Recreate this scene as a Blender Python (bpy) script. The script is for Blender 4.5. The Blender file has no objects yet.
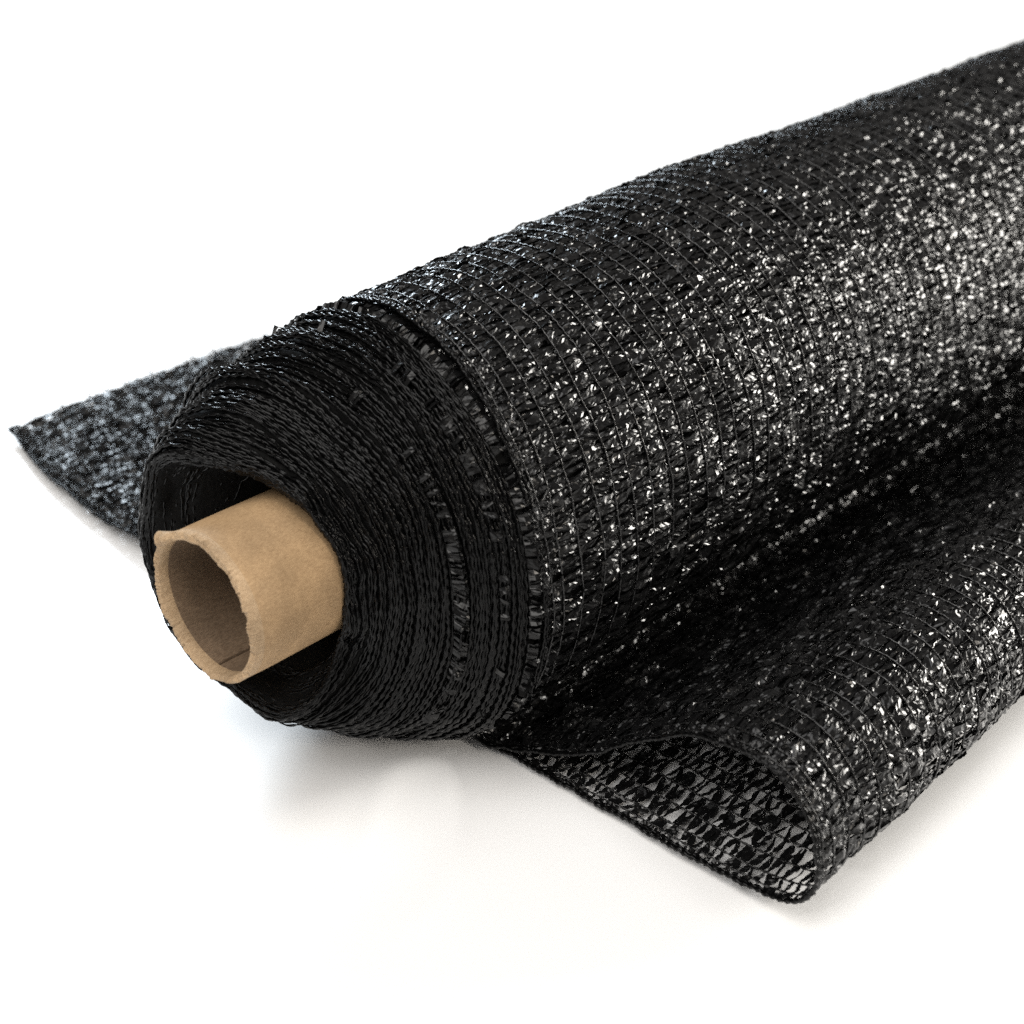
import bpy, math
import numpy as np

S = 0.25                     # scene unit -> metres (camera stands 0.25 m above the surface)
rng = np.random.default_rng(11)
sc = bpy.context.scene
col = sc.collection

# ------------------------------------------------------------------ helpers
def mesh_obj(name, V, F, mat, parent=None, smooth=True, kind=None):
    """V (n,3) in scene units, F (m,4) quads -> one mesh object"""
    V = np.ascontiguousarray(np.asarray(V).reshape(-1, 3), np.float32) * S
    F = np.ascontiguousarray(F, np.int32)
    me = bpy.data.meshes.new(name)
    me.vertices.add(len(V)); me.vertices.foreach_set('co', V.ravel())
    me.loops.add(F.size); me.loops.foreach_set('vertex_index', F.ravel())
    me.polygons.add(len(F))
    me.polygons.foreach_set('loop_start', np.arange(len(F), dtype=np.int32) * 4)
    me.polygons.foreach_set('loop_total', np.full(len(F), 4, np.int32))
    me.polygons.foreach_set('use_smooth', np.full(len(F), smooth))
    me.update(calc_edges=True)
    me.validate()
    me.materials.append(mat)
    o = bpy.data.objects.new(name, me); col.objects.link(o)
    if parent is not None: o.parent = parent
    if kind: o['kind'] = kind
    return o

class Acc:
    def __init__(self): self.V = []; self.F = []; self.n = 0
    def add(self, V, F):
        self.V.append(V.reshape(-1, 3)); self.F.append(F.reshape(-1, 4) + self.n); self.n += len(self.V[-1])
    def out(self): return np.concatenate(self.V), np.concatenate(self.F)

def grid_faces(a, b, wrap_b=False, wrap_a=False):
    i = np.arange(a if wrap_a else a - 1); j = np.arange(b if wrap_b else b - 1)
    I, J = np.meshgrid(i, j, indexing='ij'); I2 = (I + 1) % a; J2 = (J + 1) % b
    return np.stack([I * b + J, I2 * b + J, I2 * b + J2, I * b + J2], -1).reshape(-1, 4)

def smoothnoise(x, freq, seed, octaves=3):
    """1-D smooth noise, sum of random sines (vectorised)"""
    r = np.random.default_rng(seed); y = 0 * x; amp = 1.0; tot = 0
    for o in range(octaves):
        for k in range(3):
            f = freq * (2 ** o) * r.uniform(.6, 1.4); y = y + amp * np.sin(x * f + r.uniform(0, 6.28)); tot += amp * .6
        amp *= .55
    return y / tot

def noise2(x, y, freq, seed, octaves=2):
    r = np.random.default_rng(seed); out = 0 * (x + y); amp = 1.0; tot = 0
    for o in range(octaves):
        for k in range(5):
            a = r.uniform(0, 6.28); f = freq * (1.9 ** o) * r.uniform(.6, 1.4)
            out = out + amp * np.sin((x * math.cos(a) + y * math.sin(a)) * f + r.uniform(0, 6.28)); tot += amp * .5
        amp *= .6
    return out / tot

def interp_per(th, T, R):
    """periodic smooth interpolation of table (deg -> value)"""
    T = np.asarray(T, float); R = np.asarray(R, float); o = np.argsort(T); T = T[o]; R = R[o]
    g = np.arange(-360, 720.)                      # dense linear, then smoothed
    y = np.interp(g, np.concatenate([T - 360, T, T + 360]), np.concatenate([R, R, R]))
    k = np.hanning(31); k /= k.sum(); y2 = np.convolve(y, k, 'same')
    return np.interp(((th + 180) % 360) - 180, g[180:900], y2[180:900])

# ------------------------------------------------------------------ materials
def new_mat(name):
    m = bpy.data.materials.new(name); m.use_nodes = True
    return m, m.node_tree.nodes, m.node_tree.links, m.node_tree.nodes['Principled BSDF']

def tape_material(name, base, rough, spec, bump, scale, dist=0.0006):
    m, N, L, B = new_mat(name)
    B.inputs['Base Color'].default_value = (*base, 1)
    B.inputs['Specular IOR Level'].default_value = spec
    tc = N.new('ShaderNodeTexCoord')
    n1 = N.new('ShaderNodeTexNoise'); n1.inputs['Scale'].default_value = scale; n1.inputs['Detail'].default_value = 3
    L.new(tc.outputs['Object'], n1.inputs['Vector'])
    n2 = N.new('ShaderNodeTexNoise'); n2.inputs['Scale'].default_value = scale * .7; n2.inputs['Detail'].default_value = 2
    L.new(tc.outputs['Object'], n2.inputs['Vector'])
    mr = N.new('ShaderNodeMapRange'); mr.inputs['From Min'].default_value = .3; mr.inputs['From Max'].default_value = .7
    mr.inputs['To Min'].default_value = rough[0]; mr.inputs['To Max'].default_value = rough[1]
    L.new(n2.outputs['Fac'], mr.inputs['Value']); L.new(mr.outputs['Result'], B.inputs['Roughness'])
    bp = N.new('ShaderNodeBump'); bp.inputs['Strength'].default_value = bump; bp.inputs['Distance'].default_value = dist
    L.new(n1.outputs['Fac'], bp.inputs['Height']); L.new(bp.outputs['Normal'], B.inputs['Normal'])
    return m

TAPE = tape_material('black_plastic_tape', (.0045, .0045, .0047), (.08, .32), .30, .22, 420)
CORD = tape_material('black_knit_cord', (.004, .004, .0042), (.12, .26), .6, .4, 1600)
EDGE = tape_material('black_selvedge_cord', (.0022, .0022, .0023), (.07, .22), .16, .25, 900)
CORE_NET = tape_material('black_wound_layers', (.003, .003, .003), (.6, .8), .1, .6, 700)

def card_material(name, inner=False):
    m, N, L, B = new_mat(name)
    tc = N.new('ShaderNodeTexCoord')
    mp = N.new('ShaderNodeMapping'); mp.inputs['Scale'].default_value = (1, .35, 1)
    L.new(tc.outputs['Object'], mp.inputs['Vector'])
    fib = N.new('ShaderNodeTexNoise'); fib.inputs['Scale'].default_value = 2400; fib.inputs['Detail'].default_value = 4
    fib.inputs['Roughness'].default_value = .7
    L.new(mp.outputs['Vector'], fib.inputs['Vector'])
    big = N.new('ShaderNodeTexNoise'); big.inputs['Scale'].default_value = 70; big.inputs['Detail'].default_value = 3
    L.new(tc.outputs['Object'], big.inputs['Vector'])
    r1 = N.new('ShaderNodeValToRGB'); e = r1.color_ramp.elements
    e[0].position = .3; e[1].position = .7
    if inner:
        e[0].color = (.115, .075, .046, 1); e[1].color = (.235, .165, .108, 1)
    else:
        e[0].color = (.30, .19, .098, 1); e[1].color = (.46, .31, .17, 1)
    L.new(fib.outputs['Fac'], r1.inputs['Fac'])
    r2 = N.new('ShaderNodeMapRange'); r2.inputs['From Min'].default_value = .3; r2.inputs['From Max'].default_value = .7
    r2.inputs['To Min'].default_value = .72; r2.inputs['To Max'].default_value = 1.1
    L.new(big.outputs['Fac'], r2.inputs['Value'])
    mx = N.new('ShaderNodeVectorMath'); mx.operation = 'SCALE'
    L.new(r1.outputs['Color'], mx.inputs[0]); L.new(r2.outputs['Result'], mx.inputs['Scale'])
    L.new(mx.outputs['Vector'], B.inputs['Base Color'])
    B.inputs['Roughness'].default_value = .62; B.inputs['Specular IOR Level'].default_value = .3
    bp = N.new('ShaderNodeBump'); bp.inputs['Strength'].default_value = .12; bp.inputs['Distance'].default_value = .0004
    L.new(fib.outputs['Fac'], bp.inputs['Height']); L.new(bp.outputs['Normal'], B.inputs['Normal'])
    return m
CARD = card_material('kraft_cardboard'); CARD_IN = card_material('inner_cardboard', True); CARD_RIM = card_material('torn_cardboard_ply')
for n_ in CARD_RIM.node_tree.nodes:
    if n_.type == 'VALTORGB': n_.color_ramp.elements[0].color = (.31, .205, .115, 1); n_.color_ramp.elements[1].color = (.50, .36, .22, 1)
    if n_.type == 'BUMP': n_.inputs['Strength'].default_value = .5

def surface_material():
    m, N, L, B = new_mat('white_vinyl')
    tc = N.new('ShaderNodeTexCoord')
    n = N.new('ShaderNodeTexNoise'); n.inputs['Scale'].default_value = 7; n.inputs['Detail'].default_value = 3
    L.new(tc.outputs['Object'], n.inputs['Vector'])
    r = N.new('ShaderNodeValToRGB'); e = r.color_ramp.elements
    e[0].position = .3; e[0].color = (.80, .805, .81, 1); e[1].position = .7; e[1].color = (.84, .84, .84, 1)
    L.new(n.outputs['Fac'], r.inputs['Fac']); L.new(r.outputs['Color'], B.inputs['Base Color'])
    B.inputs['Roughness'].default_value = .3; B.inputs['Specular IOR Level'].default_value = .35
    return m
VINYL = surface_material()

# ------------------------------------------------------------------ setting
gx = np.concatenate([[-60, -20, -8, -5], np.arange(-3.4, .6, .01), [1, 2, 5, 20, 60]])
gy = np.concatenate([[-30, -6, -1], np.arange(-.2, 1.6, .01), np.arange(1.6, 4, .08), [5, 8, 20, 60, 120]])
GX, GY = np.meshgrid(gx, gy, indexing='ij')

def crease(px, py, qx, qy, w, h):
    """a rounded fold of the vinyl between two floor points"""
    dx, dy = qx - px, qy - py; Ln = math.hypot(dx, dy)
    t = ((GX - px) * dx + (GY - py) * dy) / Ln ** 2
    d = ((GX - px) * dy - (GY - py) * dx) / Ln
    d = d + .02 * np.sin(t * 5 + px * 9)
    fade = np.clip(np.minimum(t, 1 - t) * 4, 0, 1); fade = fade * fade * (3 - 2 * fade)
    return h * np.exp(-(d / w) ** 2) * fade
GZ = 0 * GX
FLOOR_CREASES = [(-1.42, .62, -1.02, .42, .030, .005), (-1.55, .80, -1.20, .36, .045, .006), (-1.75, .72, -1.30, .62, .05, .006),
                 (-1.30, .70, -1.14, .47, .018, .004), (-1.62, .60, -1.22, .50, .035, .005), (-.93, .86, -.83, .58, .014, .004), (-.89, .89, -.74, .64, .012, .0035)]
for c in FLOOR_CREASES: GZ = GZ + (.9 if c[0] < -1 else .6) * crease(*c)
GZ += .0018 * noise2(GX, GY, 14, 5) * np.exp(-((GX + 1.45) ** 2 + (GY - .55) ** 2) / .25)
GZ -= .004
mesh_obj('floor', np.stack([GX, GY, GZ], -1), grid_faces(len(gx), len(gy)), VINYL, kind='structure')

# ------------------------------------------------------------------ the roll
root = bpy.data.objects.new('shade_net_roll', None); col.objects.link(root)
root['label'] = 'roll of shiny black shade netting on a cardboard tube with a loose folded flap'
root['category'] = 'netting roll'

XC, ZC, R0 = -1.014, .241, .241
Y_END = 3.25

# ---- section through the outer wrap, the folded flap and the tail (x, z), walked along the cloth
th = np.radians(np.arange(268, -60, -2.0))
def taper(thd, y):
    w = np.clip((thd + 45) / 60, 0, 1) * np.clip((285 - thd) / 60, 0, 1); w = w * w * (3 - 2 * w)
    return .0245 * np.exp(-np.clip(y - .93, -.05, 9) / .45) * w
roll_pts = np.stack([XC + R0 * np.cos(th), ZC + R0 * np.sin(th)], 1)
flap_ctrl = np.array([(-.896, .022), (-.892, .012), (-.872, .010), (-.83, .023), (-.79, .036), (-.745, .059), (-.69, .101), (-.635, .137), (-.58, .153), (-.535, .148),
                      (-.502, .121), (-.487, .083), (-.489, .046), (-.508, .024), (-.55, .012), (-.61, .008), (-.72, .005), (-.85, .005), (-1.0, .005)])
tail_ctrl = np.array([(-1.15, .005), (-1.28, .006), (-1.37, .012), (-1.45, .020), (-1.53, .018), (-1.62, .012), (-1.72, .009), (-1.82, .010), (-1.905, .013)])
def catmull(P, n=14):
    Q = np.concatenate([[2 * P[0] - P[1]], P, [2 * P[-1] - P[-2]]]); out = []
    for i in range(1, len(Q) - 2):
        p0, p1, p2, p3 = Q[i - 1:i + 3]; t = np.linspace(0, 1, n, endpoint=False)[:, None]
        out.append(.5 * (2 * p1 + (p2 - p0) * t + (2 * p0 - 5 * p1 + 4 * p2 - p3) * t ** 2 + (3 * p1 - p0 - 3 * p2 + p3) * t ** 3))
    out.append(P[-1:]); return np.concatenate(out)
flat = catmull(np.concatenate([roll_pts[-2:], flap_ctrl, tail_ctrl]))
flat = flat[15:]
PTS = np.concatenate([roll_pts, flat])
seg = np.hypot(*np.diff(PTS, axis=0).T); U = np.concatenate([[0], np.cumsum(seg)])
THD = np.concatenate([np.degrees(th), np.full(len(flat), np.nan)])
IS_ROLL = np.concatenate([np.ones(len(th)), np.zeros(len(flat))])
U_ROLL = U[len(th) - 1]
U_FLAP = U[len(th) + np.argmin(np.where(np.arange(len(flat)) > 120, np.abs(flat[:, 0] + 1.0), 9))]
U_MAX = U[-1]
T = np.gradient(PTS, U, axis=0); T /= np.linalg.norm(T, axis=1)[:, None]
NRM = np.stack([-T[:, 1], T[:, 0]], 1)          # left of travel = the cloth's outer face on the roll
UD = np.linspace(0, U_MAX, 4000)
PX, PZ = np.interp(UD, U, PTS[:, 0]), np.interp(UD, U, PTS[:, 1])
NX, NZ = np.interp(UD, U, NRM[:, 0]), np.interp(UD, U, NRM[:, 1])
k = np.hanning(25); k /= k.sum()
NX = np.convolve(np.pad(NX, 12, 'edge'), k, 'valid'); NZ = np.convolve(np.pad(NZ, 12, 'edge'), k, 'valid')
nn = np.hypot(NX, NZ); NX /= nn; NZ /= nn
TH_U = np.interp(UD, U[:len(th)], np.degrees(th))

# front selvedge: depth y of the cloth edge along u
def u_at_theta(t): return float(np.interp(-t, -np.degrees(th), U[:len(th)]))
def u_at_flat(i_pt, lo=0):
    j = lo + np.argmin(np.hypot(*(flat[lo:] - np.array(i_pt)).T)); return float(U[len(th) + j])
EDGE_T = [(u_at_theta(268), .915), (u_at_theta(200), .93), (u_at_theta(150), .932), (u_at_theta(115), .928), (u_at_theta(80), .908), (u_at_theta(44), .898),
          (u_at_theta(5), .890), (u_at_theta(-25), .884), (u_at_theta(-55), .888), (u_at_flat((-.872, .010)), .896), (u_at_flat((-.83, .023)), .904), (u_at_flat((-.745, .059)), .914), (u_at_flat((-.58, .153)), .912),
          (u_at_flat((-.487, .083)), .914), (u_at_flat((-.55, .012)), .915), (u_at_flat((-.85, .005), 200), .906), (u_at_flat((-1.0, .005), 200), .904),
          (u_at_flat((-1.45, .02), 200), .888), (u_at_flat((-1.53, .018), 200), .884), (u_at_flat((-1.65, .01), 200), .892), (u_at_flat((-1.76, .01), 200), .912), (U_MAX, .944)]
EU, EY = np.array(EDGE_T).T
yedge_d = np.interp(UD, EU, EY); k = np.hanning(121); k /= k.sum(); yedge_d = np.convolve(np.pad(yedge_d, 60, 'edge'), k, 'valid')
def yedge(u): return np.interp(u, UD, yedge_d)

def cloth(u, v, w):
    """cloth coordinates -> scene units. v = distance from the front selvedge"""
    ye = yedge(u) - .905
    y = .905 + v + ye * np.exp(-np.maximum(v, 0) / .35) + .0055 * noise2(u, v, 9, 3)
    x, z = np.interp(u, UD, PX), np.interp(u, UD, PZ)
    nx, nz = np.interp(u, UD, NX), np.interp(u, UD, NZ)
    td = np.interp(u, UD, TH_U); onroll = np.clip((U_ROLL - u) / .05, 0, 1)
    d = taper(td, y) * onroll
    lump = (.0034 * noise2(u, v, 8, 7) + .0012 * noise2(u, v, 30, 8)) * np.clip(v / .1 + .3, 0, 1)
    flatw = np.clip((u - U_ROLL) / .08, 0, 1)
    zf = np.clip((z - .006) / .05, 0, 1)
    lump = lump * (onroll + (1 - onroll) * zf * 1.6)
    # the folded flap swells a little further back, and the tail ripples
    swell = 1 + .10 * np.sin((y - .9) * 3.3) * flatw * zf
    ww = w - d + lump
    z2 = z * swell
    rip = np.clip((-1.3 - x) / .1, 0, 1) * flatw * .004 * (1 + noise2(u, v, 22, 19))
    return np.stack([x + nx * ww, y, z2 + nz * ww + rip], -1)

# ---- knitted cords (wales): a twisted oval tube following the cloth
def cord_mesh(P, r, pitch, sides=6, seed=0, oval=.42, closed=False):
    """P (n,3) centreline"""
    n = len(P)
    Tg = np.gradient(P, axis=0)
    if closed: Tg = np.roll(P, -1, 0) - np.roll(P, 1, 0)
    Ls = np.linalg.norm(np.diff(P, axis=0), axis=1); s = np.concatenate([[0], np.cumsum(Ls)])
    Tg /= np.linalg.norm(Tg, axis=1)[:, None] + 1e-12
    A = np.cross(Tg, np.array([0, 1, 0.2])); A /= np.linalg.norm(A, axis=1)[:, None] + 1e-9
    B = np.cross(Tg, A)
    rr = np.random.default_rng(seed)
    ph = s / pitch * 2 * np.pi + rr.uniform(0, 6.28)
    a = np.arange(sides) / sides * 2 * np.pi
    rad = r * (1 + oval * np.cos(2 * (a[None] - ph[:, None] / 2))) * (1 + .18 * np.sin(ph + 1))[:, None]
    V = P[:, None] + rad[..., None] * (np.cos(a)[None, :, None] * A[:, None] + np.sin(a)[None, :, None] * B[:, None])
    return V, grid_faces(n, sides, wrap_b=True, wrap_a=closed)

WALE = .0262
V_WALES = np.concatenate([[0, .011, .027], np.arange(.0525, Y_END - .9, WALE)])
def wales(acc, u0, u1, w, r, step=.0028, vs=V_WALES, skip=0, pitch=.0095):
    u = np.arange(u0, u1, step)
    for i, v in enumerate(vs):
        if i < skip: continue
        vv = v + .0022 * smoothnoise(u, 16, 100 + i) + .0006 * smoothnoise(u, 140, 300 + i)
        if i >= 3: vv = vv + rng.normal(0, .0012)
        P = cloth(u, vv, w + .0006 * smoothnoise(u, 60, 500 + i))
        acc.add(*cord_mesh(P, r * (1.25 if i == 0 else 1), pitch, 5, i))

# ---- flat tapes zigzagging between the cords
def tapes(acc, u0, u1, w, period=.0150, width=.0062, dens=1.0, vs=V_WALES, lift=.0026, seed=0, shift=0.0, tilt=.32, slants=(-.1, .85), pin=.58, wide=1.0):
    r = np.random.default_rng(seed)
    starts, v0s, v1s = [], [], []
    for i in range(len(vs) - 1):
        n = int((u1 - u0) / (period / 2))
        k = np.arange(n)
        uu = u0 + (k + .5) * period / 2 + r.normal(0, period * .075, n) + r.uniform(0, period)
        up = (k % 2 == 0)
        a = np.where(up, vs[i], vs[i + 1]); b = np.where(up, vs[i + 1], vs[i])
        keep = r.random(n) < dens
        starts.append(uu[keep]); v0s.append((a + shift)[keep]); v1s.append((b + shift)[keep])
    us, va, vb = map(np.concatenate, (starts, v0s, v1s)); n = len(us)
    NL, NW = 8, 4
    t = np.linspace(0, 1, NL)[None, :, None]; c = np.linspace(-1, 1, NW)[None, None, :]
    rn = lambda s=1.0: r.normal(0, s, n)[:, None, None]
    ru = lambda a, b: r.uniform(a, b, n)[:, None, None]
    slant = period * .5 * (r.uniform(*slants, n))[:, None, None]
    uc = us[:, None, None] + slant * (t - .5) + .0009 * rn() * np.sin(t * 3.1 + rn())
    vv = va[:, None, None] + (vb - va)[:, None, None] * t
    wd = width * wide * ru(.55, 1.25) * .5
    pinch = pin + (1 - pin) * np.sin(np.pi * np.clip(t * .92 + .04, 0, 1)) ** .7
    skew = 1 + ru(-.5, .5) * (t - .5) * 2
    half = wd * pinch * np.clip(skew, .3, 1.7)
    ang = rn(tilt) + rn(.35) * (t - .5)
    fold = ru(-1, 1) * .0013 + .0005 * r.normal(0, 1, (n, NL, 1))
    curl = np.abs(c) ** 1.4 * fold
    uu = uc + half * c * np.cos(ang) + .0004 * r.normal(0, 1, (n, NL, NW))
    ww = w + half * c * np.sin(ang) + curl + lift * np.sin(np.pi * t) * ru(-.2, 1.2) + .00034 * r.normal(0, 1, (n, NL, NW))
    uu = np.clip(uu, 1e-4, U_MAX - 1e-4)
    V = cloth(uu, vv + 0 * uu, ww)
    base = grid_faces(NL, NW)
    F = base[None] + (np.arange(n) * NL * NW)[:, None, None]
    acc.add(V, F)

# ---- outer wrap (one full turn over the wound body)
acc = Acc()
tapes(acc, .02, U_ROLL - .002, 0.0, seed=1, width=.0076, tilt=.24, slants=(.0, .62), pin=.66)
tapes(acc, .03, U_ROLL - .004, -.0042, seed=2, shift=.004, width=.0092, tilt=.26, slants=(.0, .62), pin=.66)
wrap = mesh_obj('outer_wrap', *acc.out(), TAPE, root, smooth=False)
acc = Acc(); wales(acc, 0.0, U_ROLL, .0008, .00100, skip=1)
mesh_obj('knit_cord', *acc.out(), CORD, wrap)
# ---- folded flap
acc = Acc()
U_BEND = u_at_flat((-.487, .083))
U_CREST = u_at_flat((-.65, .128))
tapes(acc, U_ROLL, U_CREST, 0.0, seed=3, width=.0080, tilt=.28)
tapes(acc, U_CREST, U_BEND, 0.0, seed=13, width=.0076, tilt=.27, slants=(.0, .65), pin=.62)
tapes(acc, U_ROLL, U_BEND + .03, -.0025, seed=6, width=.0080, shift=.003, tilt=.25)
tapes(acc, U_BEND, U_FLAP, 0.0, seed=8, width=.0078, tilt=.24, period=.0172, slants=(.1, .6), pin=.42)
flap = mesh_obj('folded_flap', *acc.out(), TAPE, root, smooth=False)
acc = Acc(); wales(acc, U_ROLL, U_FLAP, .0006, .00108, skip=1)
mesh_obj('knit_cord', *acc.out(), CORD, flap)
# ---- tail end behind the roll, with a frayed cut
acc = Acc()
tapes(acc, U_FLAP, U_MAX - .004, 0.0, seed=4, width=.0084, tilt=.5)
tapes(acc, U_FLAP + .15, U_MAX - .002, .0015, seed=5, width=.0074, shift=.003, dens=.8, tilt=.6)
tapes(acc, U_FLAP + .15, U_MAX - .003, -.0018, seed=15, width=.0090, shift=.006, tilt=.3)
r = np.random.default_rng(40)
for i in range(230):                                # loose tape ends along the cut
    v = r.uniform(0, 1.6); L = r.uniform(.006, .026); a = r.normal(0, .8)
    s = np.linspace(0, 1, 5)
    base = cloth(np.full(5, U_MAX - .006), np.full(5, v), np.full(5, .002))
    d = np.stack([-np.cos(a) * L * s, np.sin(a) * L * s, L * r.uniform(-.05, .45) * s ** 1.5], -1)
    Pm = base + d; wv = np.array([r.normal(0, .3), 1, r.normal(0, .5)]); wv /= np.linalg.norm(wv); hw = r.uniform(.0005, .0022)
    acc.add(np.stack([Pm - wv * hw, Pm + wv * hw], 1), grid_faces(5, 2))
tail = mesh_obj('tail_end', *acc.out(), TAPE, root, smooth=False)
acc = Acc(); wales(acc, U_FLAP, U_MAX, .0012, .0019, skip=1)
mesh_obj('knit_cord', *acc.out(), CORD, tail)
# ---- selvedge cord all along the front edge (thicker, two twisted strands)
for par, (a, b) in ((wrap, (0, U_ROLL)), (flap, (U_ROLL, U_FLAP)), (tail, (U_FLAP, U_MAX))):
    acc = Acc(); u = np.arange(a, b + .001, .0022); u = np.minimum(u, U_MAX)
    for q, rr_ in ((0, .0019), (.0036, .0017)):
        P = cloth(u, q + .0016 * smoothnoise(u, 45, 60 + int(q * 1e4)) + .0009 * smoothnoise(u, 190, 70 + int(q * 1e4)), .0008 + .0012 * smoothnoise(u, 80, 61 + int(q * 1e4)))
        acc.add(*cord_mesh(P, rr_, .0085, 6, 5))
    mesh_obj('selvedge_cord', *acc.out(), EDGE, par)

# ---- wound body: telescoped layer edges at the front, funnel to the core
LIP = [(180, .152, .70), (158, .155, .70), (140, .163, .705), (125, .148, .71), (112, .130, .725), (100, .108, .74), (90, .090, .752), (70, .083, .760),
       (53, .081, .765), (25, .080, .77), (-6, .082, .77), (-25, .090, .768), (-36, .100, .763), (-54, .134, .745), (-62, .147, .722), (-72, .149, .702), (-87, .142, .698),
       (-110, .138, .692), (-130, .138, .69), (-155, .148, .695)]
RA = [(180, .218), (150, .217), (119, .216), (83, .209), (44, .212), (5, .218), (-10, .224), (-28, .238), (-43, .246), (-60, .243), (-90, .240), (-120, .232), (-150, .222)]
YA = [(180, .934), (115, .930), (80, .910), (44, .900), (5, .893), (-25, .886), (-45, .888), (-90, .91), (-130, .92)]
lt = np.array(LIP); ra = np.array(RA); ya = np.array(YA)
TT = np.array([0, .10, .22, .35, .55, .8, 1.0]); GG = np.array([0, .02, .07, .16, .40, .72, 1.0])
RIDGES = np.random.default_rng(3)
ridge = [(RIDGES.uniform(.03, .98), RIDGES.uniform(.012, .03), RIDGES.uniform(.4, 1), RIDGES.uniform(0, 6.28), RIDGES.uniform(.6, 1.4)) for _ in range(16)]
def cone(thd, t, off=0.0):
    """thd degrees, t 0 at the outer wrap, 1 at the lip, >1 into the funnel"""
    rl, yl = interp_per(thd, lt[:, 0], lt[:, 1]), interp_per(thd, lt[:, 0], lt[:, 2])
    r_a, y_a = interp_per(thd, ra[:, 0], ra[:, 1]), interp_per(thd, ya[:, 0], ya[:, 1])
    tc = np.clip(t, 0, 1); tr = np.radians(thd)
    g = np.interp(tc, TT, GG)
    r_ = r_a + (rl - r_a) * g - .004 * (1 - tc); y_ = y_a + (yl - y_a) * tc
    hump = 0
    for (c, wd, am, ph, fr) in ridge:
        cc = c + .035 * np.sin(tr * 1 + ph) + .012 * np.sin(3 * tr + ph * 2)
        dd = (tc - cc) / wd
        hump = hump + am * (.0082 + .003 * np.clip(np.sin(tr - .6), 0, 1)) * np.where(dd > 0, np.exp(-dd ** 2 * .5), np.exp(-dd ** 2 * 6)) * (.55 + .45 * np.sin(fr * tr * 2 + ph))
    hump = hump * np.clip((1.02 - t) * 12, 0, 1) * np.clip(t * 14, 0, 1)
    e = np.clip(t - 1, 0, 1)                       # the funnel
    room = np.maximum(rl - .080, 0)
    a = np.clip(e / .35, 0, 1)
    r_ = r_ - (.010 + .30 * room) * np.sin(a * np.pi / 2) * (room > 0) - np.clip((e - .35) / .65, 0, 1) * room * .62
    y_ = y_ - .006 * np.sin(np.clip(e / .2, 0, 1) * np.pi) + .10 * e ** 1.3 * np.clip(room / .03, .1, 1)
    # the innermost layers curl over at the upper left, and slump below the core
    fold_ = np.exp(-((((thd - 118 + 180) % 360) - 180) / 16) ** 2) * np.clip(1 - np.abs(t - 1.02) / .16, 0, 1)
    r_ = r_ - .010 * fold_; y_ = y_ + .006 * fold_
    slump = np.exp(-((((thd + 47 + 180) % 360) - 180) / 13) ** 2) * np.exp(-((t - 1.0) / .13) ** 2)
    r_ = r_ - .020 * slump; y_ = y_ + .012 * slump
    sag = np.exp(-((((thd - 62 + 180) % 360) - 180) / 17) ** 2) * np.exp(-((t - 1.05) / .16) ** 2)
    r_ = r_ + .012 * sag; y_ = y_ - .006 * sag
    crumple = np.clip((t - .45) * 1.8, 0, 1) * np.clip((1.5 - t) * 4, 0, 1)
    r_ = r_ + .0050 * crumple * np.sin(3 * tr + 9 * t + .6) + .0024 * crumple * np.sin(7 * tr - 14 * t) + .0012 * crumple * np.sin(12 * tr + 17 * t + 2)
    rr = np.maximum(r_ + hump, .0815) + off
    return np.stack([XC + rr * np.cos(tr), y_ + 0 * rr - off * .5, ZC + .0 + rr * np.sin(tr)], -1)
thd = np.linspace(-180, 180, 361)[:-1]
ts = np.concatenate([np.linspace(-.25, 1, 70), np.linspace(1.02, 2.0, 34)])
Vb = np.stack([cone(thd, np.full_like(thd, max(t, 0)), -.0045) + np.array([0, (-t) * .3 if t < 0 else 0, 0]) for t in ts])
# body cylinder continuing behind the layer edges to the far end
ys = np.linspace(1.0, Y_END, 60); cyl = []
for y in ys:
    rr = R0 - taper(np.where(thd < -92, thd + 360, thd), np.full_like(thd, y)) - .011
    cyl.append(np.stack([XC + rr * np.cos(np.radians(thd)), np.full_like(thd, y), ZC + rr * np.sin(np.radians(thd))], -1))
Vb = np.concatenate([np.stack(cyl[::-1]), Vb])
body = mesh_obj('wound_net', Vb.reshape(-1, 3), grid_faces(len(Vb), 360, wrap_b=True), CORE_NET, root)

acc = Acc(); K = 152
thc = np.linspace(-180, 180, 1101)[:-1]; trc = np.radians(thc)
tk = np.concatenate([np.linspace(.135, 1.14, K - 34), np.linspace(1.15, 1.9, 34)]) + rng.normal(0, .004, K)
for i, t0 in enumerate(tk):
    wob = .016 * np.sin(trc + 2.1) + .006 * np.sin(2 * trc + t0 * 5) + .004 * np.sin(5 * trc + t0 * 9 + 1) + .0016 * np.sin(11 * trc + i * 1.3) + .0010 * np.sin(17 * trc + i * 2.7)
    wob = wob + rng.normal(0, .003)
    off = .0013 * rng.normal() + .0007 * np.sin(23 * trc + i) + .0010 * np.sin(3 * trc + i * .9)
    P = cone(thc, np.maximum(t0 + wob * np.clip((t0 - .05) * 5, 0, 1), .02), off)
    acc.add(*cord_mesh(P, rng.uniform(.0010, .0019), rng.uniform(.011, .016), 6, 900 + i, closed=True))
mesh_obj('layer_edges', *acc.out(), EDGE, body)

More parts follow.
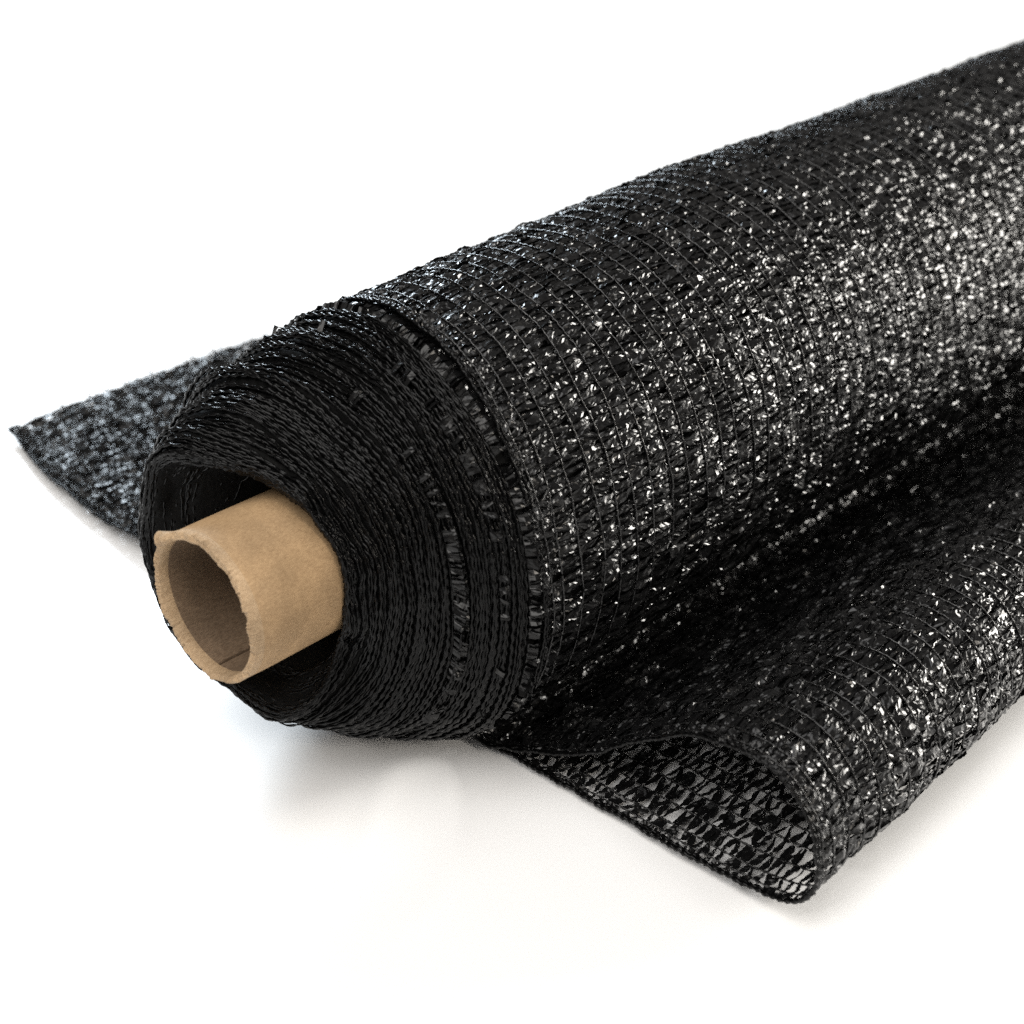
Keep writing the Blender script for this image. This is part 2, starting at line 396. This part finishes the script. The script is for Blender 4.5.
# strips of tape showing between the layer edges: right before the outer wrap and halfway down
def cone_tapes(acc, t0, t1, a0, a1, n, seed, w=.006, o0=.0025):
    r = np.random.default_rng(seed)
    for q in range(n):
        a = r.uniform(a0, a1) if a1 - a0 > 300 else r.normal((a0 + a1) / 2, (a1 - a0) * .3); NL, NW = 5, 3
        sl = r.normal(0, .8); t = np.linspace(t0, t1, NL)[:, None]; c = np.linspace(-1, 1, NW)[None]
        hw = np.degrees(w / .2) * .5 * r.uniform(.5, 1.2); tilt = r.normal(0, .5)
        A = a + sl * (t - t0) / (t1 - t0) * 1.6 + hw * c * math.cos(tilt)
        off = o0 + hw * np.radians(1) * .2 * c * math.sin(tilt) + .002 * np.sin(np.pi * (t - t0) / (t1 - t0)) + r.normal(0, .0004, (NL, NW))
        P = cone((A + 0 * t).ravel(), (t + 0 * A).ravel(), off.ravel()); acc.add(P, grid_faces(NL, NW))
acc = Acc()
cone_tapes(acc, .0, .13, -180, 180, 460, 71, .0085)
cone_tapes(acc, .48, .55, -45, 45, 70, 72, .0058, .0036)
cone_tapes(acc, .27, .33, -20, 90, 40, 73, .0055, .0036)
mesh_obj('tape_band', *acc.out(), TAPE, body, smooth=False)

# ------------------------------------------------------------------ cardboard core
CX, CZ, RO, RI, CY0, CY1 = -1.013, .233, .0765, .0690, .657, 1.5
na = 900; a = np.linspace(0, 2 * np.pi, na, endpoint=False)
rag = .0026 * noise2(np.cos(a), np.sin(a), 3, 21) + .0019 * noise2(np.cos(a), np.sin(a), 13, 22) + .0005 * noise2(np.cos(a), np.sin(a), 40, 23)
dz = np.exp(-((np.degrees(a) - 133) / 9) ** 2)      # torn tab at the upper left
rag = rag + .0011 * noise2(np.cos(a), np.sin(a), 70, 27) + .0006 * noise2(np.cos(a), np.sin(a), 170, 29) - .006 * dz
def ring(rad, y): return np.stack([CX + rad * np.cos(a), y + 0 * a, CZ + rad * np.sin(a)], -1)
ysec = np.concatenate([[0.012, .016, .03], np.linspace(.034, .20, 90), np.linspace(.22, CY1 - CY0, 12)])
def spiral(y):                                       # the edge of the outer paper ply winds round the tube
    f = (a / 6.2832 + y / .62 + .45) % 1.0
    return .0007 * np.clip(f * 60, 0, 1) * np.clip((1 - f) * 2.0, 0, 1)
rows = [ring(RO * (1 + .003 * np.sin(2 * a + 1)) + spiral(y) * min(1, (y - .012) / .01), CY0 + y) for y in ysec]
core = mesh_obj('cardboard_core', np.stack(rows).reshape(-1, 3), grid_faces(len(rows), na, wrap_b=True), CARD, root)
rows = []
for y in np.linspace(.012, CY1 - CY0, 60):
    seam = .006 * np.exp(-((np.degrees(a) - 268 - 20 * y) / 1.0) ** 2)
    rows.append(ring(RI * (1 + .004 * np.sin(3 * a)) + seam , CY0 + y))
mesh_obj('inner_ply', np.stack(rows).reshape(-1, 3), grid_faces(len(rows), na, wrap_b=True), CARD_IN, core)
rows = [ring(RO * (1 + .003 * np.sin(2 * a + 1)), CY0 + .012 + 0 * a)]
nr = 12
for j in range(nr + 1):
    s = j / nr
    rad = RO + (RI - RO) * s + .0014 * np.sin(s * np.pi) * 0
    depth = rag * (.35 + .65 * np.sin(s * np.pi)) + .0011 * noise2(np.cos(a), np.sin(a) + s * .25, 26, 30) * (1 if 0 < j < nr else .5) + .0014 * (abs(s - .5) * 2) ** 2
    flare = .0075 * dz * (1 - s) + .0006 * noise2(np.cos(a), np.sin(a) + s * .3, 22, 50)
    rows.append(ring(rad + flare, CY0 + depth))
rows.append(ring(RI * (1 + .004 * np.sin(3 * a)), CY0 + .012 + 0 * a))
mesh_obj('torn_rim', np.stack(rows).reshape(-1, 3), grid_faces(len(rows), na, wrap_b=True), CARD_RIM, core)

# ------------------------------------------------------------------ camera (solved from the photo's vanishing points)
F_PX = 1500.0
vx, vy = 2130 - 512.0, 512 + 336.0
d = np.array([vx, vy, F_PX]); Yc = d / np.linalg.norm(d)
p = math.atan2(vy, F_PX); Zc = np.array([0, math.cos(p), -math.sin(p)])
Xc = np.cross(Yc, Zc); Xc = Xc if Xc[0] > 0 else -Xc
M = np.stack([Xc, Yc, Zc], 1)                      # camera (right, up, forward) = M @ world
cam = bpy.data.cameras.new('camera'); co = bpy.data.objects.new('camera', cam); col.objects.link(co)
from mathutils import Matrix
right, up, fwd = M[0], M[1], M[2]
co.matrix_world = Matrix(((right[0], up[0], -fwd[0], 0), (right[1], up[1], -fwd[1], 0), (right[2], up[2], -fwd[2], 1.0 * S), (0, 0, 0, 1)))
cam.sensor_width = 36; cam.lens = 36 * F_PX / 1024
cam.clip_start = .01; cam.clip_end = 100
cam.dof.use_dof = True; cam.dof.focus_distance = float(np.dot(np.array([-.86, .98, .25 - 1]), fwd)) * S; cam.dof.aperture_fstop = 14.0
sc.camera = co

# ------------------------------------------------------------------ light: warm window behind right, cool window behind left
def area(name, loc, target, sx, sy, power, colr):
    l = bpy.data.lights.new(name, 'AREA'); l.shape = 'RECTANGLE'; l.size = sx * S; l.size_y = sy * S
    l.energy = power; l.color = colr
    o = bpy.data.objects.new(name, l); col.objects.link(o)
    from mathutils import Vector
    o.location = Vector(loc) * S
    o.rotation_euler = (Vector(target) * S - Vector(loc) * S).to_track_quat('-Z', 'Y').to_euler()
    return o
area('window_light_warm', (2.9, 7.6, 2.3), (-.8, 1.5, .3), 2.5, 2.1, 47, (1, .965, .90))
area('lamp_warm_right', (5.2, -.2, 4.2), (-.9, .9, .1), 1.7, 1.7, 10, (1, .92, .81))
area('lamp_cool_left', (-5.5, 2.9, 2.8), (-1.5, .9, .05), 1.4, 1.3, 13, (.80, .91, 1))
area('overhead_lamp', (-1.3, 1.6, 9.0), (-1.2, 1.3, 0), 4.5, 4.5, 16, (1, .99, .98))
area('front_fill_light', (-.6, -4.0, 8.0), (-.8, .6, 0), 8, 7, 52, (1, .97, .93))  # added fill, no real fitting: softens the shadows and whitens the front floor

w = bpy.data.worlds.new('World'); sc.world = w; w.use_nodes = True
w.node_tree.nodes['Background'].inputs['Color'].default_value = (1, .95, .9, 1)
w.node_tree.nodes['Background'].inputs['Strength'].default_value = .20

sc.view_settings.view_transform = 'Standard'; sc.view_settings.look = 'None'
sc.view_settings.exposure = 0; sc.view_settings.gamma = 1
sc.render.engine = 'CYCLES'
sc.cycles.use_denoising = False
sc.cycles.max_bounces = 6; sc.cycles.diffuse_bounces = 3; sc.cycles.glossy_bounces = 3
sc.cycles.sample_clamp_indirect = 6
